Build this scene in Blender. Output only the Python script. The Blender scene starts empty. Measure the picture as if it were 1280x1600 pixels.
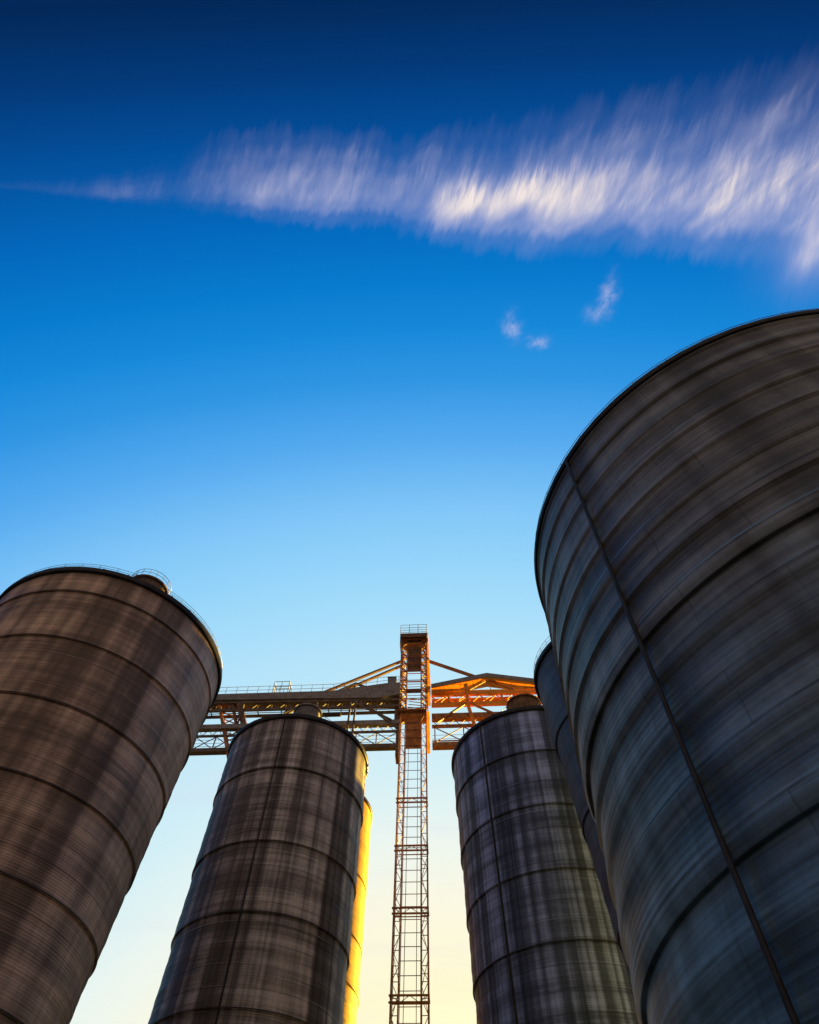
import bpy, math, random
from mathutils import Vector, Matrix
random.seed(7)
R = math.radians
CZ = 1.6                                   # eye height above the yard
scene = bpy.context.scene
col = scene.collection

# ------------------------------------------------------------------ helpers
class MB:
    """collects solid pieces of one part"""
    def __init__(s): s.v = []; s.f = []
    def add(s, vs, fs):
        o = len(s.v); s.v += [tuple(p) for p in vs]; s.f += [tuple(i + o for i in f) for f in fs]
    def hexa(s, p):                        # 8 corners: bottom ring 0-3, top ring 4-7
        s.add(p, [(3, 2, 1, 0), (4, 5, 6, 7), (0, 1, 5, 4), (1, 2, 6, 5), (2, 3, 7, 6), (3, 0, 4, 7)])
    def box(s, x0, x1, y0, y1, z0, z1):
        s.hexa([(x0, y0, z0), (x1, y0, z0), (x1, y1, z0), (x0, y1, z0), (x0, y0, z1), (x1, y0, z1), (x1, y1, z1), (x0, y1, z1)])
    def bar(s, a, b, w=.08, h=None, up=(0, 0, 1)):
        a = Vector(a); b = Vector(b); h = h or w
        d = (b - a).normalized(); u = Vector(up)
        if abs(d.dot(u)) > .98: u = Vector((0, 1, 0))
        x = d.cross(u).normalized() * w / 2; y = x.cross(d).normalized() * h / 2
        s.hexa([a - x - y, a + x - y, a + x + y, a - x + y, b - x - y, b + x - y, b + x + y, b - x + y])
    def rod(s, a, b, r=.03, n=6):
        a = Vector(a); b = Vector(b); d = (b - a).normalized()
        u = Vector((0, 0, 1)) if abs(d.z) < .9 else Vector((1, 0, 0))
        x = d.cross(u).normalized(); y = x.cross(d)
        ring = [x * math.cos(2 * math.pi * i / n) * r + y * math.sin(2 * math.pi * i / n) * r for i in range(n)]
        s.add([a + p for p in ring] + [b + p for p in ring],
              [(i, (i + 1) % n, n + (i + 1) % n, n + i) for i in range(n)] + [tuple(range(n))[::-1], tuple(range(n, 2 * n))])
    def prism(s, poly, y0, y1):            # polygon in x-z pushed along y
        n = len(poly)
        s.add([(x, y0, z) for x, z in poly] + [(x, y1, z) for x, z in poly],
              [tuple(range(n)), tuple(range(n, 2 * n))[::-1]] + [((i + 1) % n, i, n + i, n + (i + 1) % n) for i in range(n)])
    def lathe(s, prof, n=96, close=False):
        o = len(prof)
        vs = [(r * math.cos(2 * math.pi * i / n), r * math.sin(2 * math.pi * i / n), z) for i in range(n) for r, z in prof]
        fs = []
        for i in range(n):
            j = (i + 1) % n
            for k in range(o if close else o - 1):
                q = (k + 1) % o
                fs.append((i * o + k, j * o + k, j * o + q, i * o + q))
        s.add(vs, fs)
    def build(s, name, mat, parent=None, smooth=False, sharp=None):
        me = bpy.data.meshes.new(name); me.from_pydata(s.v, [], s.f); me.materials.append(mat)
        if smooth:
            me.polygons.foreach_set('use_smooth', [True] * len(me.polygons))
            if sharp: me.set_sharp_from_angle(angle=R(sharp))
        me.update()
        o = bpy.data.objects.new(name, me); col.objects.link(o)
        if parent: o.parent = parent
        return o

def tag(o, label=None, cat=None, group=None, kind=None):
    for k, v in (('label', label), ('category', cat), ('group', group), ('kind', kind)):
        if v: o[k] = v
    return o
def empty(name, loc, rz=0):
    o = bpy.data.objects.new(name, None); o.location = loc; o.rotation_euler.z = rz
    o.empty_display_size = .5; col.objects.link(o); return o
def copy_child(o, parent, **kw):
    c = o.copy(); col.objects.link(c); c.parent = parent
    for k, v in kw.items(): setattr(c, k, v)
    return c

# ------------------------------------------------------------------ node helpers
class NT:
    def __init__(s, tree): s.t = tree; s.n = tree.nodes; s.l = tree.links
    def put(s, inp, val):
        if isinstance(val, bpy.types.NodeSocket): s.l.new(val, inp)
        else: inp.default_value = val
    def m(s, op, a, b=0.0, c=0.0, clamp=False):
        n = s.n.new('ShaderNodeMath'); n.operation = op; n.use_clamp = clamp
        for i, v in enumerate((a, b, c)): s.put(n.inputs[i], v)
        return n.outputs[0]
    def xyz(s, x, y, z=0.0):
        n = s.n.new('ShaderNodeCombineXYZ')
        for i, v in enumerate((x, y, z)): s.put(n.inputs[i], v)
        return n.outputs[0]
    def noise(s, vec, scale=1.0, detail=3.0, rough=.55, dist=0.0):
        n = s.n.new('ShaderNodeTexNoise'); s.put(n.inputs['Vector'], vec)
        n.inputs['Scale'].default_value = scale; n.inputs['Detail'].default_value = detail
        n.inputs['Roughness'].default_value = rough; n.inputs['Distortion'].default_value = dist
        return n.outputs['Fac']
    def ramp(s, fac, stops, interp='LINEAR'):
        n = s.n.new('ShaderNodeValToRGB'); n.color_ramp.interpolation = interp
        e = n.color_ramp.elements
        while len(e) < len(stops): e.new(.5)
        for q, (p, c) in zip(e, stops):
            q.position = p; q.color = (c, c, c, 1) if not isinstance(c, tuple) else (*c, 1)
        s.put(n.inputs[0], fac); return n.outputs[0]
    def mix(s, fac, a, b, blend='MIX'):
        n = s.n.new('ShaderNodeMix'); n.data_type = 'RGBA'; n.blend_type = blend
        s.put(n.inputs[0], fac)
        for i, v in ((6, a), (7, b)):
            s.put(n.inputs[i], v if isinstance(v, bpy.types.NodeSocket) else (*v, 1))
        return n.outputs[2]

def new_mat(name, rough=.6, metal=0.0, spec=.2):
    m = bpy.data.materials.new(name); m.use_nodes = True
    t = NT(m.node_tree); b = t.n['Principled BSDF']
    b.inputs['Roughness'].default_value = rough; b.inputs['Metallic'].default_value = metal
    b.inputs['Specular IOR Level'].default_value = spec
    return m, t, b

def silo_material(name, dark, light, stain, vfreq, hfreq, cv, rough=.55, metal=.1, seed=0., corr=9.0, vamt=.5, panel=1.4, stainamt=.45, hamt=.6, lapz=1.15, top=None, lap_shine=.28):
    """weathered corrugated sheet: rain streaks down the wall, grimy courses around it, panel seams"""
    m, t, b = new_mat(name, rough, metal)
    tc = t.n.new('ShaderNodeTexCoord'); sp = t.n.new('ShaderNodeSeparateXYZ'); t.l.new(tc.outputs['Object'], sp.inputs[0])
    ang = t.m('ARCTAN2', sp.outputs[1], sp.outputs[0]); z = sp.outputs[2]
    s = t.m('MULTIPLY', ang, cv)                              # metres round the wall
    N = lambda fs, fz, k, det=3, ro=.55: t.noise(t.xyz(t.m('MULTIPLY', s, fs), t.m('MULTIPLY', z, fz), seed + k), 1, det, ro)
    R3 = lambda x, a=.3, c=.7: t.ramp(x, [(a, 0.), (c, 1.)])
    v1 = R3(N(vfreq, .02, 0, 2), .40, .60)                 # long soft bands where rain runs down
    v2 = R3(N(vfreq * 3.6, .03, 9, 3))                      # finer streaks
    h1 = R3(N(.05, hfreq, 5, 3), .38, .62)                  # courses
    h2r = R3(N(.10, hfreq * 4.5, 7, 3)); h2 = h2r
    h3 = R3(N(.35, hfreq * 15, 13, 2))                      # fine grime lines in the corrugation
    pr = R3(N(.9, .7, 1, 4, .65)); pch = N(.8, .5, 1, 4, .6)
    vm = t.m('ADD', t.m('MULTIPLY', v1, .64), t.m('MULTIPLY', v2, .36))
    hm = t.m('ADD', t.m('ADD', t.m('MULTIPLY', h1, .42), t.m('MULTIPLY', h2r, .34)), t.m('MULTIPLY', h3, .24))
    f = t.m('MULTIPLY', t.m('MULTIPLY_ADD', vm, vamt, 1 - vamt), t.m('MULTIPLY_ADD', hm, hamt, 1 - hamt))
    f = t.m('MULTIPLY', f, t.m('MULTIPLY_ADD', pr, .35, .8))
    f = t.ramp(f, [(.05, .0), (.30, .22), (.72, 1.)])
    colr = t.mix(f, dark, light)
    st = t.ramp(N(.22, .05, 21, 3), [(.42, 0.), (.66, 1.)])
    colr = t.mix(t.m('MULTIPLY', st, stainamt), colr, t.mix(f, stain, light))
    if top:                                                  # browner upper courses
        g = t.m('SMOOTH_MIN', 1., t.m('MAXIMUM', 0., t.m('DIVIDE', t.m('SUBTRACT', t.m('MULTIPLY_ADD', pch, 8., z), top[0]), top[1])), .05)
        colr = t.mix(g, colr, t.mix(1., colr, top[2], 'MULTIPLY'))
    # thin dark panel seams: uprights staggered from course to course, and the lap of each course
    course = t.m('FLOOR', t.m('DIVIDE', z, lapz))
    off = t.m('MULTIPLY', t.m('MODULO', course, 2.0), .5)
    fr = t.m('FRACT', t.m('ADD', t.m('DIVIDE', s, panel * 2), off))
    seam = t.m('LESS_THAN', fr, .012)
    lap = t.m('LESS_THAN', t.m('FRACT', t.m('DIVIDE', z, lapz)), .045)
    sm = t.m('MULTIPLY', t.m('MAXIMUM', t.m('MULTIPLY', seam, .35), t.m('MULTIPLY', lap, .5)), t.ramp(pch, [(.35, .2), (.6, 1.)]))
    colr = t.mix(sm, colr, tuple(x * .45 for x in dark))
    edge = t.m('MULTIPLY', t.m('COMPARE', t.m('FRACT', t.m('DIVIDE', z, lapz)), .085, .028), t.ramp(N(.25, .3, 40, 3), [(.45, 0.), (.65, lap_shine)]))
    colr = t.mix(edge, colr, light)                            # pale highlights along the laps, put into the colour
    t.l.new(colr, b.inputs['Base Color'])
    t.put(b.inputs['Roughness'], t.m('MULTIPLY_ADD', h2r, .2, rough - .1))
    # corrugation
    w = t.m('SINE', t.m('MULTIPLY', z, 2 * math.pi * corr))
    hgt = t.m('ADD', t.m('MULTIPLY', w, .5), t.m('MULTIPLY', h2, 1.6))
    bp = t.n.new('ShaderNodeBump'); bp.inputs['Strength'].default_value = .55; bp.inputs['Distance'].default_value = .012
    t.l.new(hgt, bp.inputs['Height']); t.l.new(bp.outputs[0], b.inputs['Normal'])
    return m

def worn_material(name, c1, c2, scale=1.5, rough=.55, metal=.0, spots=None):
    m, t, b = new_mat(name, rough, metal)
    tc = t.n.new('ShaderNodeTexCoord'); v = tc.outputs['Object']
    n1 = t.ramp(t.noise(v, scale, 5, .65), [(.35, 0.), (.65, 1.)])
    c = t.mix(n1, c1, c2)
    if spots:
        c = t.mix(t.ramp(t.noise(v, scale * 3.1, 4, .7), [(.55, 0.), (.62, 1.)]), c, spots)
    t.l.new(c, b.inputs['Base Color'])
    bp = t.n.new('ShaderNodeBump'); bp.inputs['Strength'].default_value = .2; bp.inputs['Distance'].default_value = .02
    t.l.new(t.noise(v, scale * 6, 3), bp.inputs['Height']); t.l.new(bp.outputs[0], b.inputs['Normal'])
    return m

M = {}
M['siloA'] = silo_material('brown_weathered_sheet', (.042, .027, .019), (.60, .41, .30), (.09, .053, .035), .62, .65, 7.0, seed=1., vamt=.70, hamt=.68, lapz=.9)
M['siloB'] = silo_material('grey_brown_sheet', (.034, .027, .025), (.60, .52, .49), (.06, .047, .041), 1.05, .8, 5.8, seed=31., vamt=.88, hamt=.72, stainamt=.3)
M['siloC'] = silo_material('blue_grey_sheet', (.014, .022, .036), (.36, .44, .74), (.035, .036, .046), 1.2, .8, 6.5, seed=57., vamt=.90, stainamt=.1, hamt=.70)
M['siloD'] = silo_material('slate_sheet', (.024, .030, .040), (.10, .125, .16), (.04, .042, .048), .5, .9, 5.0, seed=77., vamt=.4)
M['siloE'] = silo_material('dark_slate_sheet', (.014, .024, .032), (.165, .285, .365), (.03, .034, .038), .5, .9, 10.4, seed=93., vamt=.55, corr=5.0, panel=2.4, hamt=.82, lapz=1.5, lap_shine=.7,
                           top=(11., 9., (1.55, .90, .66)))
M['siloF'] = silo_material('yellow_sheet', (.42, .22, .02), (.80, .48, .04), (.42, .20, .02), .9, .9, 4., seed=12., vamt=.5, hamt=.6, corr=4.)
for k_ in ('siloF', 'siloB'):
    M[k_].node_tree.nodes['Principled BSDF'].inputs['Metallic'].default_value = 0
    M[k_].node_tree.nodes['Principled BSDF'].inputs['Specular IOR Level'].default_value = .08
M['rim'] = worn_material('dark_rim_steel', (.012, .011, .011), (.035, .032, .032), 2.)
M['hoop'] = worn_material('hoop_steel', (.03, .026, .025), (.07, .06, .056), 2.)
M['darktruss'] = worn_material('grey_brown_truss_steel', (.075, .058, .052), (.15, .118, .105), 1.3, spots=(.08, .042, .026))
M['roof'] = worn_material('roof_sheet', (.10, .09, .085), (.18, .165, .15), 1.2, metal=.2)
M['rust'] = worn_material('rusty_steel', (.24, .085, .028), (.42, .17, .05), 1.6, spots=(.10, .04, .018))
M['rustdark'] = worn_material('dark_rusty_steel', (.10, .050, .028), (.20, .095, .045), 1.4, spots=(.05, .028, .018))
M['orange'] = worn_material('glow_orange_steel', (.66, .20, .02), (.85, .30, .03), 1.2, spots=(.45, .13, .018))  # low-sun glow put into this orange base colour
M['grey'] = worn_material('grey_steel', (.16, .145, .148), (.25, .23, .232), 1.1, spots=(.12, .09, .075))
M['turret_rust'] = worn_material('rusty_turret', (.13, .075, .04), (.28, .17, .09), 2.5, spots=(.05, .03, .02))
M['rail'] = worn_material('galvanised_rail', (.16, .155, .15), (.26, .25, .24), 2., metal=.4)
def sheeting():
    # sheets made orange and translucent to stand in for the low-sun glow
    m, t, b = new_mat('glow_orange_sheeting', .5)
    tc = t.n.new('ShaderNodeTexCoord'); nz = t.ramp(t.noise(tc.outputs['Object'], 1.3, 4, .6), [(.35, 0.), (.65, 1.)])
    c = t.mix(nz, (.60, .29, .03), (.72, .40, .045)); t.l.new(c, b.inputs['Base Color'])
    tr = t.n.new('ShaderNodeBsdfTranslucent'); t.l.new(c, tr.inputs[0]); mx = t.n.new('ShaderNodeMixShader'); mx.inputs[0].default_value = .6
    t.l.new(b.outputs[0], mx.inputs[1]); t.l.new(tr.outputs[0], mx.inputs[2])
    t.l.new(mx.outputs[0], t.n['Material Output'].inputs[0]); return m
M['sheeting'] = sheeting()
M['box'] = worn_material('grey_cabinet', (.16, .17, .19), (.22, .23, .25), 2.)

# ------------------------------------------------------------------ silos
def wall_profile(Rt, taper, H, lips, lip, wave, zlow=0., minor=0., mstep=1.5):
    """radius by height: courses that lap over the one below; H = rim height above ground"""
    zs = []; n = int((H - zlow) / (.125 if minor else .18))
    base = [zlow + (H - zlow) * i / n for i in range(n + 1)]
    lips = sorted(l for l in lips if zlow + .3 < l < H - .3)
    zs = sorted([z for z in base if all(abs(z - l) > .1 for l in lips)] + [l - .004 for l in lips] + [l + .004 for l in lips])
    prof = []
    for z in zs:
        below = [l for l in lips if l < z]; above = [l for l in lips if l > z]
        z0 = below[-1] if below else zlow; z1 = above[0] if above else H
        k = (z - z0) / (z1 - z0)                      # 0 at the lap of this course, 1 under the next
        r = Rt * (1 - taper * (H - z) / (H - CZ))
        r += lip * (.55 - k) if below or above else 0
        r += wave * math.sin(2 * math.pi * z / 1.45) + wave * .6 * math.sin(2 * math.pi * z / .58 + 1)
        if minor:
            q = ((z - lips[-1]) / mstep) % 1.0
            r += minor * (.5 - q if q > .06 else .5 - 1.0 + q / .06 * .94)
        prof.append((r, z))
    return prof

def hoop(parent, r, z, mat, w=.012, h=.06):
    b = MB(); b.lathe([(r - .08, z - h / 2), (r + w, z - h / 2), (r + w + .015, z), (r + w, z + h / 2), (r - .08, z + h / 2)], 160)
    return b.build('hoop', mat, parent, True, 40)

def ring_railing(parent, r, z, name, n=40, h=1.1, rr=.022, rails=(.55, 1.1), mat=None):
    b = MB()
    for i in range(n):
        a = 2 * math.pi * i / n; c, s = math.cos(a) * r, math.sin(a) * r
        b.rod((c, s, z), (c, s, z + h), rr, 5)
    for q in rails:
        seg = max(n, 64)
        for i in range(seg):
            a = 2 * math.pi * i / seg; a2 = 2 * math.pi * (i + 1) / seg
            b.rod((math.cos(a) * r, math.sin(a) * r, z + q), (math.cos(a2) * r, math.sin(a2) * r, z + q), rr, 5)
    return b.build(name, mat or M['rail'], parent)

def silo(label, x, y, Rt, taper, H, lips, mat, lip=.10, wave=.012, roof_rise=4., turret=(1.3, 2.0), hoops=True, conduits=(),
         eave_rail=None, turret_rail=True, stair=None, zlow=0., rim_h=.34, rim_w=.13, minor=0., turret_mat='turret_rust', ladder=None):
    # local -x... the wrap of the wall pattern (local +-180 deg) is turned away from the viewer
    face = math.atan2(-y, -x)
    o = empty('grain_silo', (x, y, 0), face)
    tag(o, label, 'silo', 'cylindrical grain silos around the conveyor tower')
    Ht = H + CZ
    b = MB(); prof = wall_profile(Rt, taper, Ht, [l + CZ for l in lips], lip, wave, zlow, minor); b.lathe(prof, 224)
    b.build('wall', mat, o, True, 35)
    rad = lambda z: min(prof, key=lambda p: abs(p[1] - z))[0]
    if hoops:
        for l in lips:
            if zlow + .5 < l + CZ: hoop(o, max(rad(l + CZ + .02), rad(l + CZ - .02)), l + CZ + .05, M['hoop'])
    b = MB(); b.lathe([(Rt - .1, Ht - rim_h), (Rt + rim_w * .6, Ht - rim_h), (Rt + rim_w, Ht - rim_h + .06), (Rt + rim_w, Ht), (Rt + rim_w * .5, Ht + .05), (Rt - .1, Ht + .05)], 224)
    b.build('rim', M['rim'], o, True, 40)
    b = MB(); tr = turret[0] if turret else .3
    b.lathe([(Rt + .02, Ht + .06), (tr, Ht + roof_rise)], 96); rf = b.build('roof', M['roof'], o, True)
    rb = MB()
    for i in range(32):
        a = 2 * math.pi * i / 32; c, s = math.cos(a), math.sin(a)
        rb.bar((c * Rt, s * Rt, Ht + .12), (c * tr, s * tr, Ht + roof_rise + .06), .06, .09)
    rb.build('roof_rib', M['roof'], rf)
    if turret:
        tr, th = turret; z0 = Ht + roof_rise - .3
        b = MB(); n = 9
        pr = [(tr + (.05 if i % 2 else 0.), z0 + th * i / (2 * n)) for i in range(2 * n + 1)]
        pr += [(tr + .22, z0 + th), (tr + .22, z0 + th + .12), (.05, z0 + th + .5)]
        b.lathe(pr, 48); tt = b.build('turret', M[turret_mat], o, True, 30)
        if turret_rail:
            ring_railing(tt, tr + .2, z0 + th + .1, 'turret_railing', 18, .68, .018, (.34, .68))
    if eave_rail:
        ring_railing(o, Rt + .02, Ht + .05, 'eave_railing', 44, eave_rail, .013, (eave_rail * .5, eave_rail))
    if stair is not None:
        a = R(stair) - face; c, q = math.cos(a), math.sin(a); b = MB()
        for sgn in (-.4, .4):
            P = lambda r, z: (c * r - q * sgn, q * r + c * sgn, z)
            lo_, hi_ = (Rt - .2, Ht + .15), (tr + .15, Ht + roof_rise + .05)
            b.bar(P(*lo_), P(*hi_), .07, .16); b.rod(P(lo_[0], lo_[1] + 1.05), P(hi_[0], hi_[1] + 1.05), .025, 5)
            for i in range(9):
                f = i / 8; r, z = lo_[0] + (hi_[0] - lo_[0]) * f, lo_[1] + (hi_[1] - lo_[1]) * f
                b.rod(P(r, z), P(r, z + 1.05), .022, 5)
        sgn = .4
        for i in range(24):
            f = i / 23; r, z = lo_[0] + (hi_[0] - lo_[0]) * f, lo_[1] + (hi_[1] - lo_[1]) * f + .06
            b.bar((c * r - q * .4, q * r + c * .4, z), (c * r + q * .4, q * r - c * .4, z), .05)
        b.build('roof_stair', M['rail'], o)
    for th_deg, w in conduits:
        a = R(th_deg) - face; b = MB(); c, q = math.cos(a), math.sin(a)
        k1 = (prof[-1][0] - prof[0][0]) / (prof[-1][1] - prof[0][1])
        off = max(r - (prof[0][0] + k1 * (z - prof[0][1])) for r, z in prof) + w * .3
        ra, rb2 = prof[0][0] + off, prof[-1][0] + off
        b.rod((c * ra, q * ra, prof[0][1]), (c * rb2, q * rb2, Ht - rim_h), w / 2, 8)
        b.build('conduit', M['rim'], o)
    return o

silo('brown weathered silo at the left edge, with a railed turret on its roof',
     -19.07, 29.68, 7.18, .235, 30, [28.0, 24.6, 20.95, 17.3, 13.6, 9.95, 6.3, 2.6], M['siloA'], lip=.075, roof_rise=5.9, turret=(1.28, 1.4), eave_rail=.38)
silo('grey-brown silo left of the lattice tower, its right edge lit yellow by the low sun',
     -8.90, 47.02, 5.9, .059, 36, [31.0, 25.3, 20.8, 15.8, 10.8, 5.5], M['siloB'], lip=.12, roof_rise=3.9, turret=(1.1, 1.7), turret_mat='grey', turret_rail=False,
     conduits=[(-96.0, .09)], stair=-5.0)
silo('blue-grey silo right of the lattice tower, with pale streaks and a rusty turret',
     11.24, 46.20, 6.89, .19, 36, [31.9, 27.6, 23.2, 19.1, 15.0, 10.8, 6.5], M['siloC'], lip=.10, roof_rise=4.8, turret=(1.4, 1.7), conduits=[(-136.0, .14)], turret_rail=False, stair=178.0)
silo('narrow dark silo mostly hidden behind the huge near silo',
     14.0, 31.5, 5.05, .51, 32, [26.5, 21.0, 15.5, 10.0, 4.5], M['siloD'], lip=.08, roof_rise=3.2, turret=None, eave_rail=.6)
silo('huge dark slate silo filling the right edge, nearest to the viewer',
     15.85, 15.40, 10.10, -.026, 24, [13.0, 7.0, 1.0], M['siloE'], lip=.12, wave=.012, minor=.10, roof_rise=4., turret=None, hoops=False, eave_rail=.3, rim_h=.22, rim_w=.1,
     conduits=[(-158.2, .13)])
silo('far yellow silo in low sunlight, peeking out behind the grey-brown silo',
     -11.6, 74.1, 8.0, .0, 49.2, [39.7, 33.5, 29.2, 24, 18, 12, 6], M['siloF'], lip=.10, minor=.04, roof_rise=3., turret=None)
silo('unseen silo added behind the blue-grey silo, shading the grey-brown one from the sun',
     38.2, 115.0, 6.5, .0, 44.6, [40, 34, 28, 22, 16, 10, 5], M['siloD'], lip=.10, roof_rise=.8, turret=None)  # added out of view to keep low sun off the grey-brown silo's lower wall

# ------------------------------------------------------------------ conveyor tower and bridge (local u along the bridge, v away, z up)
BR = math.atan2(-.083, 1)
def bridge_root(name): return empty(name, (1.1, 55.9, 0), BR)
Z = lambda z: z + CZ

def lacing(b, p, q, off, n, w=.05):
    """zigzag between line p->q and the line moved by off"""
    p, q, off = Vector(p), Vector(q), Vector(off)
    for i in range(n):
        a, c = p.lerp(q, i / n), p.lerp(q, (i + 1) / n)
        b.bar(a if i % 2 else a + off, c + off if i % 2 else c, w)

def xbrace(b, u0, u1, v, z0, z1, n, w=.05):
    for i in range(n):
        a = u0 + (u1 - u0) * i / n; c = u0 + (u1 - u0) * (i + 1) / n
        b.bar((a, v, z0), (c, v + .06, z1), w); b.bar((a, v + .06, z1), (c, v, z0), w)
        b.bar((a, v + .03, z0), (a, v + .03, z1), w * 1.4)

tower = bridge_root('elevator_tower')
tag(tower, 'slender rusty lattice tower rising between the silos, railed platform on top', 'tower')
HW = 1.42; D = 1.3; LW = .56
for sx in (-1, 1):
    for v in (0., D):
        b = MB(); zt = Z(61.6)
        uo, ui = sx * HW, sx * (HW - LW)
        b.bar((uo, v, 0), (uo, v, zt), .13 if v == 0 else .07); b.bar((ui, v, 0), (ui, v, zt), .11 if v == 0 else .06)
        n = 58; 
        lacing(b, (uo, v, 0), (uo, v, zt), (ui - uo, 0, 0), n if v == 0 else 30, .045)
        for i in range(0, n, 1 if v == 0 else 4): b.bar((uo, v, zt * i / n), (ui, v, zt * i / n), .045)
        lacing(b, (ui, v, Z(49.3)), (ui, v, zt), (uo - ui, 0, 0), 20, .09)      # doubled lacing in the head
        b.build('laced_leg', M['rust'], tower)
b = MB(); b.bar((-HW + LW, .02, 1.0), (HW - LW, .02, 1.0), .045); rung = b.build('rung', M['rustdark'], tower)
for i in range(1, 49): copy_child(rung, tower, location=(0, 0, 1.02 * i))
for u in (-.5, .47):
    b = MB(); b.rod((u, D * .5, 0), (u, D * .5, Z(49)), .03); b.build('cable', M['rustdark'], tower)
def frame(z, mat):
    b = MB()
    for dz in (0., .45): b.bar((-HW - .16, -.06, z + dz), (HW + .10, -.06, z + dz), .12)
    b.bar((-HW, D + .05, z + .45), (HW, D + .05, z + .45), .07)
    lacing(b, (-HW, -.04, z), (HW, -.04, z), (0, 0, .45), 4, .04)
    for u in (-HW - .08, HW + .05): b.bar((u, .0, z + .454), (u, D, z + .454), .07)
    b.build('cross_frame', mat, tower)
for z in (38.6, 33.8, 28.4, 22.1, 16.5, 10.8, 5.2): frame(Z(z), M['rust'])
b = MB(); ho = HW + .16
for v in (-.22, D + .22):
    for sx in (-1, 1): b.bar((sx * ho, v, Z(50.2)), (sx * ho, v, Z(61.5)), .11)
    for i in range(9):
        z = 50.2 + i * 1.4; b.bar((-ho, v, Z(z)), (ho, v, Z(z)), .07)
    for sx in (-1, 1): lacing(b, (sx * ho, v + .01, Z(50.2)), (sx * ho, v + .01, Z(61.4)), (-sx * .62, 0, 0), 16, .06)
for sx in (-1, 1):
    lacing(b, (sx * ho, -.2, Z(50.2)), (sx * ho, -.2, Z(61.4)), (0, D + .4, 0), 8, .06)
b.build('head_cage', M['rust'], tower)
b = MB(); b.box(-HW - .34, HW + .05, -.5, D + .5, Z(49.66), Z(49.76)); b.build('landing', M['rustdark'], tower)
# side lacing between front and back legs
for sx in (-1, 1):
    b = MB(); lacing(b, (sx * HW, .05, 0), (sx * HW, .05, Z(61.5)), (0, D - .1, 0), 30, .04); b.build('side_bracing', M['rust'], tower)
# cladding panels made of boards
def panel(z0, z1, v, mat, rows):
    b = MB(); h = (z1 - z0) / rows
    for i in range(rows): b.box(-HW + LW + .06, HW - LW - .06, v + (.03 if i % 2 else 0), v + .1, Z(z0 + h * i + .012), Z(z0 + h * (i + 1) - .012))
    return b.build('cladding_panel', mat, tower)
panel(45.0, 49.1, .10, M['rust'], 11); panel(56.2, 60.6, .10, M['rustdark'], 12)
b = MB(); b.box(-HW - .05, HW + .05, -.12, .12, Z(49.15), Z(49.6)); b.build('girder', M['rust'], tower)
b = MB(); b.box(-HW + LW, HW - LW, -.02, .12, Z(60.75), Z(61.0)); b.build('girder', M['rust'], tower)
b = MB(); b.box(-HW + LW, HW - LW, -.02, .12, Z(52.7), Z(53.2)); b.build('girder', M['rustdark'], tower)
b = MB()
for k in range(7):
    b.bar((-.8 + .05 * k, .6, Z(49.8 + .42 * k)), (.8, 1.3, Z(50.2 + .42 * k)), .07)
b.box(-.75, -.1, .9, 1.6, Z(49.7), Z(50.7))
b.build('chute', M['rustdark'], tower)
b = MB()
for k in range(6): b.bar((-HW + LW, D - .05, Z(53.4 + .45 * k)), (HW - LW, D - .05, Z(53.4 + .45 * k)), .05)
b.build('ladder', M['rustdark'], tower)
# right-hand orange wind fins and left dark fin
b = MB(); b.prism([(HW + .09, Z(50.4)), (HW + .52, Z(50.4)), (HW + .56, Z(53.5)), (HW + .45, Z(57.5)), (HW + .30, Z(61.6)), (HW + .09, Z(61.6))], -.25, -.23); b.build('side_sheet', M['sheeting'], tower)
b = MB(); b.box(HW + .09, HW + .40, -.15, -.13, Z(44.1), Z(49.7)); b.build('side_sheet', M['sheeting'], tower)
b = MB(); b.box(-HW - .42, -HW - .09, -.15, D, Z(44.0), Z(48.6)); b.build('side_sheet', M['rustdark'], tower)
b = MB(); b.box(-HW - .7, -HW - .09, .1, D, Z(48.7), Z(52.3)); b.build('side_sheet', M['rustdark'], tower)
# head platform
b = MB(); b.box(-1.72, 1.62, -.45, D + .5, Z(61.75), Z(62.1)); b.box(-1.78, 1.68, -.52, -.45, Z(61.55), Z(62.25)); b.box(-1.78, -1.72, -.44, D + .5, Z(60.3), Z(62.25))
b.box(-1.25, 1.2, .1, D, Z(61.05), Z(61.74)); b.build('head_platform', M['rustdark'], tower)
b = MB(); b.box(1.72, 1.78, -.52, D + .5, Z(60.9), Z(62.25)); b.build('platform_edge', M['orange'], tower)
def railing(u0, u1, v0, v1, z, h, nu, nv, rails, name, parent, r=.03):
    b = MB()
    for i in range(nu + 1):
        u = u0 + (u1 - u0) * i / nu
        for v in (v0, v1): b.rod((u, v, z), (u, v, z + h), r, 5)
    for i in range(1, nv):
        v = v0 + (v1 - v0) * i / nv
        for u in (u0, u1): b.rod((u, v, z), (u, v, z + h), r, 5)
    for q in rails:
        for v in (v0, v1): b.rod((u0, v, z + q), (u1, v, z + q), r, 5)
        for u in (u0, u1): b.rod((u, v0, z + q), (u, v1, z + q), r, 5)
    return b.build(name, M['rail'], parent)
railing(-1.74, 1.6, -.42, D + .4, Z(62.2), 1.75, 3, 2, (.35, .75, 1.2, 1.75), 'platform_railing', tower, .035)
b = MB(); b.box(.5, .75, 1.2, 1.5, Z(62.1), Z(63.8)); b.build('vent_stack', M['rust'], tower)

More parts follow.
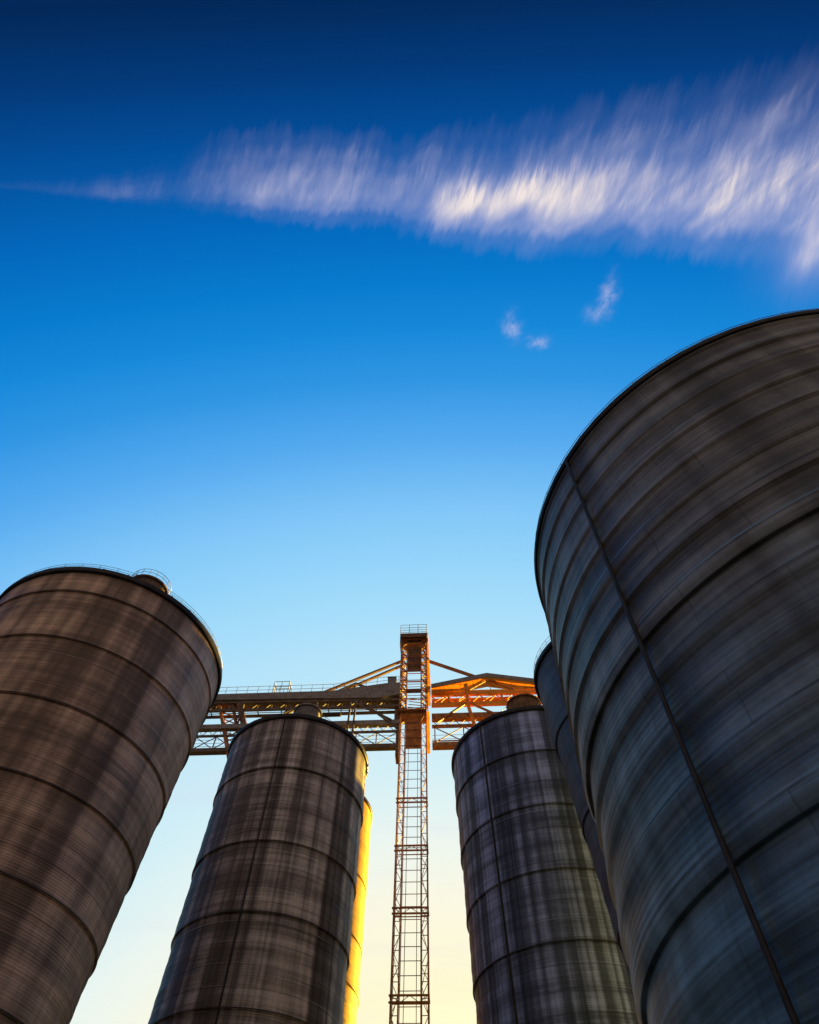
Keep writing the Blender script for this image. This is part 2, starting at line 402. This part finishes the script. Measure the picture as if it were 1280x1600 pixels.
# ---- left arm of the bridge
DV = 1.0
left = bridge_root('conveyor_bridge')
tag(left, 'grey-brown steel conveyor bridge reaching from the tower to behind the left silos', 'conveyor bridge', 'conveyor bridges hung from the tower')
U0, U1 = -26.0, -1.55
b = MB(); b.prism([(U0, Z(52.15)), (-11, Z(51.95)), (-4, Z(51.75)), (U1, Z(52.25)), (U1, Z(54.0)), (-3.2, Z(53.95)), (-9.5, Z(53.0)), (U0, Z(53.0))], -.35, DV + .35)
b.build('deck', M['grey'], left)
b = MB(); b.prism([(U0, Z(51.75)), (U1 - .05, Z(51.45)), (U1 - .05, Z(51.72)), (U0, Z(52.05))], -.2, DV + .2); b.build('deck_girder', M['darktruss'], left)
for v in (0., DV):
    b = MB(); b.bar((U0, v, Z(50.75)), (U1, v, Z(50.75)), .24, .3); b.build('chord', M['darktruss'], left)
b = MB(); lacing(b, (U0, 0, Z(50.85)), (U1, 0, Z(50.85)), (0, 0, .85), 30, .085)
for i in range(16): b.bar((U0 + 1.62 * i, 0, Z(50.75)), (U0 + 1.62 * i, 0, Z(51.7)), .09)
b.build('lattice', M['darktruss'], left)
b = MB()
for i in range(10):
    u = U0 + (U1 - U0) * i / 9; b.bar((u, .1, Z(50.76)), (u, DV - .1, Z(50.76)), .1)
b.bar((U0, DV / 2, Z(50.76)), (U1, DV / 2, Z(50.76)), .07); b.build('cross_ties', M['darktruss'], left)
b = MB(); b.rod((-11.5, .2, Z(49.9)), (-8.2, .2, Z(49.9)), .24, 10); b.rod((-8.2, .2, Z(49.9)), (-8.2, .2, Z(50.9)), .06, 6); b.rod((-11.4, .2, Z(49.9)), (-11.4, .2, Z(50.9)), .06, 6); b.build('pipe', M['rim'], left)
# lower gallery
b = MB(); b.box(U0, U1, -.25, .35, Z(48.05), Z(48.62)); b.build('gallery_roof', M['grey'], left)
b = MB(); b.bar((U0, 0, Z(47.2)), (U1, 0, Z(47.2)), .18, .24); b.build('chord', M['darktruss'], left)
b = MB(); lacing(b, (U0, 0, Z(47.3)), (U1, 0, Z(47.3)), (0, 0, .72), 44, .055); b.build('lattice', M['darktruss'], left)
b = MB(); xbrace(b, U0, U1 - .2, 0, Z(45.5), Z(47.1), 11, .075)
for z in (45.9, 46.3, 46.75): b.bar((U0, .09, Z(z)), (U1, .09, Z(z)), .03)
b.build('guard_bracing', M['darktruss'], left)
b = MB(); b.box(U0, U1, -.18, .45, Z(45.05), Z(45.5)); b.build('bottom_girder', M['darktruss'], left)
# hangers and diagonals between the galleries
for u in (-7.15, -6.55):
    b = MB(); b.bar((u, -.28, Z(45.4)), (u, -.28, Z(51.6)), .2); b.build('post', M['darktruss'], left)
for (a, c) in (((-6.9, -.3, 51.3), (-2.4, -.3, 48.5)), ((-6.0, -.3, 51.3), (-1.7, -.3, 47.4)), ((-12.2, -.3, 51.3), (-15.6, -.3, 48.6)), ((-12.2, -.3, 51.3), (-14.6, -.3, 49.9))):
    b = MB(); b.bar((a[0], a[1], Z(a[2])), (c[0], c[1], Z(c[2])), .2); b.build('diagonal', M['darktruss'], left)
for u in (-12.4, -11.9, -11.0, -19.5):
    b = MB(); b.bar((u, -.3, Z(48.6)), (u, -.3, Z(51.6)), .16); b.build('post', M['darktruss'], left)
for v in (.45,):
    for (a, c) in (((-1.5, 58.3), (-11.6, 53.0)), ((-1.5, 57.5), (-9.6, 53.0))):
        b = MB(); b.bar((a[0], v, Z(a[1])), (c[0], v, Z(c[1])), .26); b.build('stay', M['rust'], left)
    b = MB(); b.bar((-7.0, v + .02, Z(54.8)), (-10.2, v + .02, Z(53.0)), .2); b.bar((-7.0, v - .02, Z(54.8)), (-3.9, v - .02, Z(53.2)), .22); b.bar((-7., v + .05, Z(54.8)), (-7., v + .05, Z(52.9)), .16)
    b.build('king_frame', M['darktruss'], left)
def deck_rail(u0, u1, v, zf, n, parent, h=1.15):
    b = MB()
    for i in range(n + 1):
        u = u0 + (u1 - u0) * i / n; z = zf(u)
        b.rod((u, v, z), (u, v, z + h), .028, 5)
        if i < n:
            u2 = u0 + (u1 - u0) * (i + 1) / n; z2 = zf(u2)
            for q in (h * .5, h): b.rod((u, v, z + q), (u2, v, z2 + q), .028, 5)
    b.build('handrail', M['rail'], parent)
zl = lambda u: Z(53.0) if u < -9.5 else Z(53.0 + .95 * (u + 9.5) / 6.3) if u < -3.2 else Z(53.95)
deck_rail(U0, U1 - .2, -.2, zl, 19, left); deck_rail(U0, U1 - .2, DV + .2, zl, 19, left)

box = bridge_root('equipment_cabinet'); tag(box, 'small grey equipment cabinet standing on the bridge deck beside the tower', 'cabinet')
b = MB(); b.box(-3.1, -2.15, .2, 1.1, Z(54.35), Z(55.35)); b.build('body', M['box'], box)
b = MB(); b.box(-3.16, -2.09, .14, 1.16, Z(55.354), Z(55.43)); b.build('lid', M['rim'], box)
for u in (-3.0, -2.25):
    for v in (.3, 1.0): b = MB(); b.bar((u, v, Z(53.95)), (u, v, Z(54.346)), .09); b.build('leg', M['rustdark'], box)
cage = bridge_root('guard_cage'); tag(cage, 'small open railing cage standing above the left bridge deck', 'guard rail')
railing(-16.6, -14.8, -.1, 1.1, Z(53.02), 1.9, 2, 2, (1.1, 1.9), 'rail_frame', cage, .04)

leg = bridge_root('support_leg'); tag(leg, 'inclined rusty lattice leg under the left end of the bridge', 'support leg')
def legline(u, v):
    top = Vector((u - 21.6, v, Z(51.7))); k = 51.7 / 7.86
    bot = Vector((u - 21.6 + 3.3 * k * 1.0, v, 0)); return top, bot
for v in (.1, DV + .3):
    for u, w, m in ((-.9, .34, 'rust'), (.6, .3, 'rustdark'), (1.45, .62, 'rustdark')):
        t_, o_ = legline(u, v); b = MB(); b.bar(t_, o_, w); b.build('leg_chord', M[m], leg)
    t_, o_ = legline(-.9, v); b = MB(); lacing(b, t_, o_, (1.65, 0, 0), 56, .1); b.build('lacing', M['rust'], leg)
    t_, o_ = legline(.75, v); b = MB(); lacing(b, t_, o_, (.75, 0, 0), 80, .09); b.build('lacing', M['rustdark'], leg)
for u in (-.9, 1.5):
    t_, o_ = legline(u, .1); b = MB(); lacing(b, t_, o_, (0, DV + .2, 0), 56, .08); b.build('lacing', M['rust'], leg)

# ---- right arm
right = bridge_root('conveyor_bridge')
tag(right, 'steel conveyor bridge with a peaked cover, low-sun orange in its colour, right of the tower', 'conveyor bridge', 'conveyor bridges hung from the tower')
V0, V1 = 2.05, 24.0
b = MB(); b.prism([(V0, Z(52.9)), (8.6, Z(54.35)), (8.6, Z(54.95)), (V0, Z(53.45))], -.5, DV + .2); b.prism([(8.604, Z(54.35)), (16.5, Z(52.75)), (16.5, Z(53.3)), (8.604, Z(54.95))], -.5, DV + .2)
b.build('cover', M['grey'], right)
b = MB(); b.prism([(V0, Z(51.95)), (4.4, Z(52.35)), (8.6, Z(53.9)), (8.6, Z(54.34)), (V0, Z(52.89))], -.44, -.42); b.prism([(8.604, Z(53.9)), (12.0, Z(52.9)), (16.5, Z(52.3)), (16.5, Z(52.74)), (8.604, Z(54.34))], -.44, -.42)
b.build('valance', M['sheeting'], right)
for z, h in ((52.3, .62), (50.7, .5)):
    b = MB(); b.bar((V0, 0, Z(z)), (V1, 0, Z(z)), .3, h); b.build('chord', M['orange'], right)
b = MB(); lacing(b, (V0, 0, Z(50.95)), (V1, 0, Z(50.95)), (0, 0, 1.05), 24, .1); lacing(b, (V0, .1, Z(52.0)), (V1, .1, Z(52.0)), (0, 0, -1.05), 16, .07)
for u in (4.0, 10.0, 13.2, 16.4): b.bar((u, -.02, Z(50.9)), (u, -.02, Z(52.1)), .24)
b.build('lattice', M['orange'], right)
b = MB(); b.bar((8.6, -.1, Z(54.2)), (6.2, -.1, Z(52.6)), .16); b.bar((8.6, -.12, Z(54.2)), (11.4, -.12, Z(52.6)), .2); b.bar((8.9, .4, Z(54.2)), (8.9, .4, Z(52.6)), .07); b.build('king_frame', M['rust'], right)
for u0, u1, z0, z1 in ((6.1, 6.1, 53.4, 50.4), (6.1, 7.0, 50.4, 45.4)):
    b = MB(); b.bar((u0, -.34, Z(z0)), (u1, -.34, Z(z1)), .34); b.build('post', M['orange'], right)
for (a, c) in (((5.8, 50.5), (2.6, 48.0)), ((6.5, 50.5), (10.2, 48.2)), ((12.2, 50.5), (10.4, 48.6))):
    b = MB(); b.bar((a[0], -.3, Z(a[1])), (c[0], -.3, Z(c[1])), .2); b.build('diagonal', M['rust'], right)
b = MB(); b.box(V0, V1, -.25, .4, Z(48.6), Z(49.3)); b.build('gallery_roof', M['rust'], right)
b = MB(); b.bar((V0, 0, Z(47.7)), (V1, 0, Z(47.7)), .2, .36); b.build('chord', M['rust'], right)
b = MB(); lacing(b, (V0, 0, Z(47.85)), (V1, 0, Z(47.85)), (0, 0, .7), 36, .055); b.build('lattice', M['rust'], right)
b = MB(); xbrace(b, V0 + .3, V1, 0, Z(45.6), Z(47.6), 7, .085)
for z in (46.1, 46.6): b.bar((V0, .09, Z(z)), (V1, .09, Z(z)), .03)
b.bar((V0, .09, Z(45.85)), (V1, .09, Z(45.85)), .1)
b.build('guard_bracing', M['rust'], right)
b = MB(); b.box(V0, V1, -.18, .45, Z(44.95), Z(45.5)); b.build('bottom_girder', M['rust'], right)
for v in (.4,):
    b = MB(); b.bar((1.55, v, Z(58.2)), (8.3, v, Z(54.7)), .3); b.build('stay', M['rust'], right)
deck_rail(V0, V1, DV + .6, lambda u: Z(53.0), 15, right, 1.3)
b = MB(); b.box(V0, V1, DV + .45, DV + 1.2, Z(52.85), Z(53.0)); b.build('walkway', M['rust'], right)

# ------------------------------------------------------------------ ground
b = MB(); n = 60; S = 1500
b.add([(-S, -S, 0), (S, -S, 0), (S, S, 0), (-S, S, 0)], [(0, 1, 2, 3)])
gm, t, bs = new_mat('gravel_yard', .9)
tc = t.n.new('ShaderNodeTexCoord')
t.l.new(t.mix(t.ramp(t.noise(tc.outputs['Object'], .3, 6, .7), [(.35, 0.), (.65, 1.)]), (.035, .032, .03), (.075, .068, .06)), bs.inputs['Base Color'])
tag(b.build('ground', gm), kind='structure')

# ------------------------------------------------------------------ sun and sky
SUN_AZ, SUN_EL = R(31), R(9)
sd = Vector((math.sin(SUN_AZ) * math.cos(SUN_EL), math.cos(SUN_AZ) * math.cos(SUN_EL), math.sin(SUN_EL)))
L = bpy.data.lights.new('sun', 'SUN'); L.energy = 4.2; L.angle = R(.5); L.color = (1.0, .62, .07)
lo = bpy.data.objects.new('sun', L); col.objects.link(lo); lo.rotation_euler = (-sd).to_track_quat('-Z', 'Y').to_euler()

w = bpy.data.worlds.new('World'); scene.world = w; w.use_nodes = True
t = NT(w.node_tree); bg = t.n['Background']
sky = t.n.new('ShaderNodeTexSky'); sky.sky_type = 'NISHITA'; sky.sun_disc = False
sky.sun_elevation = SUN_EL; sky.sun_rotation = SUN_AZ; sky.air_density = 1.0; sky.dust_density = 1.5; sky.ozone_density = 2.0; sky.altitude = 100
EXPO = 3.0; GAIN = 10 / 2 ** EXPO
lin = lambda c: tuple(((x / 255 + .055) / 1.055) ** 2.4 * GAIN if x > 10 else x / 255 / 12.92 * GAIN for x in c)
tc = t.n.new('ShaderNodeTexCoord'); d = tc.outputs['Generated']
sp = t.n.new('ShaderNodeSeparateXYZ'); t.l.new(d, sp.inputs[0]); dx, dy, dz = sp.outputs
# clear evening air: deep blue overhead, pale and warm towards the low sun
nv = t.n.new('ShaderNodeVectorMath'); nv.operation = 'NORMALIZE'; t.l.new(t.xyz(t.m('MULTIPLY', dx, .8), dy, dz), nv.inputs[0])
dt = t.n.new('ShaderNodeVectorMath'); dt.operation = 'DOT_PRODUCT'; t.l.new(nv.outputs[0], dt.inputs[0])
ga, ge = R(5), R(6); dt.inputs[1].default_value = (math.sin(ga) * math.cos(ge), math.cos(ga) * math.cos(ge), math.sin(ge))
ang = t.m('DIVIDE', t.m('ARCCOSINE', t.m('MINIMUM', dt.outputs['Value'], .99999)), math.pi)
G = GAIN
stops = [(0, (3.2 * G, 2.1 * G, .7 * G)), (8, (2.1 * G, 1.45 * G, .62 * G)), (12, (1.4 * G, 1.10 * G, .60 * G)), (16.5, lin((255, 248, 208))), (22, lin((251, 248, 226))), (26.5, lin((235, 246, 240))), (31, lin((213, 240, 246))),
         (42, lin((178, 226, 250))), (47.5, lin((154, 215, 250))), (53, lin((130, 199, 248))), (59, lin((88, 172, 240))), (64.5, lin((48, 150, 228))), (69, lin((20, 136, 217))),
         (73, lin((4, 122, 206))), (78, lin((0, 103, 187))), (84, lin((0, 76, 151))), (88, lin((0, 56, 120))), (92, lin((0, 39, 88))), (100, lin((6, 38, 84))), (112, lin((118, 116, 130))), (128, lin((212, 192, 182))), (150, lin((186, 164, 150))), (165, lin((60, 54, 50))), (180, lin((40, 36, 33)))]
grad = t.ramp(ang, [(a / 180, c) for a, c in stops])
air = t.mix(.004, grad, sky.outputs[0])
# cirrus: a thin sheet far up, as ratios of the viewing direction to the zenith
zz = t.m('MAXIMUM', dz, .08); u = t.m('DIVIDE', dx, zz); v = t.m('DIVIDE', dy, zz)
k = t.m('MULTIPLY_ADD', u, -.40, .27)
wv = t.noise(t.xyz(u, v, 9.3), 8, 2)
ft = t.m('ADD', t.m('MULTIPLY_ADD', v, k, u), t.m('MULTIPLY', wv, .025))
fl = t.m('ADD', t.m('MULTIPLY_ADD', v, .62, u), t.m('MULTIPLY', wv, .05))
low = t.noise(t.xyz(u, v, 4.2), 6, 3); mid = t.noise(t.xyz(ft, t.m('MULTIPLY', v, .35), 1.7), 18, 3)
lump = t.noise(t.xyz(t.m('MULTIPLY', fl, 15), t.m('MULTIPLY', v, 5.5), 2.2), 1, 4, .55)
f1 = t.noise(t.xyz(t.m('MULTIPLY', ft, 55), t.m('MULTIPLY', v, 9), .5), 1, 4, .6, .15)
f2 = t.noise(t.xyz(t.m('MULTIPLY', ft, 150), t.m('MULTIPLY', v, 22), 7.5), 1, 4, .62, .15)
def along(pts):                                             # piecewise curve over u
    return t.ramp(t.m('DIVIDE', t.m('ADD', u, .7), 1.6), [((a + .7) / 1.6, b_) for a, b_ in pts])
top_e = t.m('SUBTRACT', along([(-.7, .282), (-.59, .280), (-.425, .272), (-.34, .258), (-.27, .236), (-.197, .230), (-.084, .228), (.037, .230), (.123, .219), (.207, .203), (.255, .198), (.383, .174), (.505, .153), (.8, .09)]), .2)
low_e = t.m('SUBTRACT', along([(-.7, .285), (-.59, .288), (-.43, .296), (-.34, .298), (-.232, .303), (-.159, .307), (-.086, .303), (-.013, .310), (.099, .330), (.181, .328), (.272, .322), (.361, .316), (.449, .318), (.8, .33)]), .2)
amp = along([(-.7, 0.), (-.60, .02), (-.50, .05), (-.43, .17), (-.365, .19), (-.335, .13), (-.28, .36), (-.22, .54), (-.10, .52), (-.03, .38), (.05, .44), (.20, .52), (.33, .66), (.46, .80), (.60, .95), (.8, .95)])
th = t.m('MAXIMUM', t.m('SUBTRACT', low_e, top_e), .004)
disp = t.m('ADD', t.m('MULTIPLY', t.m('SUBTRACT', f1, .5), .045), t.m('ADD', t.m('MULTIPLY', t.m('SUBTRACT', mid, .5), .045), t.m('MULTIPLY', t.m('SUBTRACT', f2, .5), .016)))
vv = t.m('MULTIPLY_ADD', disp, t.m('MINIMUM', 1., t.m('MULTIPLY', th, 11.)), v)
q = t.m('DIVIDE', t.m('SUBTRACT', vv, top_e), th)            # 0 at the upper edge, 1 at the lower
prof_ = t.ramp(t.m('MULTIPLY_ADD', q, .5, .25), [(.06, 0.), (.20, .10), (.34, .38), (.50, .86), (.62, 1.), (.70, .72), (.79, .18), (.90, 0.)], 'EASE')
brk = t.ramp(t.noise(t.xyz(t.m('MULTIPLY', ft, 1.8), t.m('MULTIPLY', v, .6), 15.), 9, 5, .7), [(.34, .05), (.68, .92)])
brk = t.m('MAXIMUM', brk, t.ramp(t.m('ADD', u, .5), [(.14, 0.), (.26, .92)]))        # broken wisps at the thin end
main = t.m('MULTIPLY', t.m('MULTIPLY', prof_, amp), brk)
def blob(cu, cv, su, sv_up, sv_dn, amp, rot=0., U=None, V=None):
    a = t.m('SUBTRACT', U or u, cu); b_ = t.m('SUBTRACT', V or vv, cv)
    b_ = t.m('MULTIPLY_ADD', a, -rot, b_)
    sv = t.m('MULTIPLY_ADD', t.m('GREATER_THAN', b_, 0.), sv_dn - sv_up, sv_up)
    q_ = t.m('ADD', t.m('POWER', t.m('ABSOLUTE', t.m('DIVIDE', a, su)), 2.), t.m('POWER', t.m('ABSOLUTE', t.m('DIVIDE', b_, sv)), 2.))
    return t.m('MULTIPLY', t.m('EXPONENT', t.m('MULTIPLY', q_, -1.)), amp)
fib = t.ramp(t.m('ADD', t.m('MULTIPLY', f1, .5), t.m('MULTIPLY', f2, .5)), [(.32, .64), (.5, .85), (.68, 1.10)])
lm = t.ramp(lump, [(.34, .45), (.5, .82), (.68, 1.5)])
al = t.m('MULTIPLY', t.m('MULTIPLY', main, lm), fib)
hi = t.m('ADD', blob(.075, .088, .05, .024, .020, .66, -.1), blob(.165, .074, .055, .026, .020, .66, -.12))
al = t.m('ADD', al, t.m('MULTIPLY', hi, t.m('MULTIPLY', fib, t.ramp(lump, [(.3, .6), (.6, 1.1)]))))
al = t.m('ADD', al, t.m('MULTIPLY', t.m('ADD', blob(.565, .150, .018, .045, .03, .28, -.6), blob(.60, .13, .07, .06, .06, .30, 0.)), fib))
# two small shreds lower down
w1 = t.noise(t.xyz(u, v, 3.), 34, 5, .65); w2 = t.noise(t.xyz(u, v, 8.), 34, 5, .65)
us = t.m('ADD', u, t.m('MULTIPLY', t.m('SUBTRACT', w1, .5), .034)); vs_ = t.m('ADD', v, t.m('MULTIPLY', t.m('SUBTRACT', w2, .5), .036))
shred = None
for bb in ((.290, .210, .009, .022, .018, .46, 0.), (.276, .238, .013, .012, .010, .30, 0.), (.150, .264, .011, .018, .014, .46, .5), (.193, .284, .013, .010, .008, .36, 0.)):
    q_ = blob(*bb, U=us, V=vs_); shred = q_ if shred is None else t.m('ADD', shred, q_)
tex = t.ramp(t.noise(t.xyz(t.m('MULTIPLY_ADD', v, .4, u), t.m('MULTIPLY', v, .6), 6.), 75, 6, .68), [(.36, .15), (.52, .8), (.66, 1.25)])
al = t.m('ADD', al, t.m('MULTIPLY', shred, tex))
# faint level streaks of haze low in the sky
streak = t.m('MULTIPLY', t.ramp(t.noise(t.xyz(t.m('MULTIPLY', u, .5), t.m('MULTIPLY', v, 2.2), 2.), 3.0, 4, .6), [(.50, 0.), (.72, .16)]), t.m('LESS_THAN', dz, .62))
al = t.m('ADD', al, streak)
al = t.m('MINIMUM', al, .94); al = t.m('MULTIPLY', al, t.m('GREATER_THAN', dz, .1))
cc = t.mix(t.ramp(al, [(.3, 0.), (.8, 1.)]), lin((218, 212, 234)), lin((250, 236, 230)))
t.l.new(t.mix(al, air, cc), bg.inputs[0]); bg.inputs[1].default_value = .1

# ------------------------------------------------------------------ camera
cd = bpy.data.cameras.new('camera'); cam = bpy.data.objects.new('camera', cd); col.objects.link(cam)
cd.sensor_fit = 'VERTICAL'; cd.sensor_height = 36; cd.lens = 36 * 1000 / 1600.; cd.clip_end = 6000; cd.clip_start = .1
p, r = math.atan(1000 / 600), .03
fw = Vector((0, math.cos(p), math.sin(p))); up = Vector((0, -math.sin(p), math.cos(p))); rt = Vector((1, 0, 0))
X = rt * math.cos(r) + up * math.sin(r); Y = up * math.cos(r) - rt * math.sin(r)
m = Matrix((X, Y, -fw)).transposed().to_4x4(); m.translation = (0, 0, CZ); cam.matrix_world = m
scene.camera = cam
vs = scene.view_settings; scene.display_settings.display_device = 'sRGB'
vs.view_transform = 'Standard'; vs.look = 'None'; vs.gamma = 1; vs.exposure = EXPO
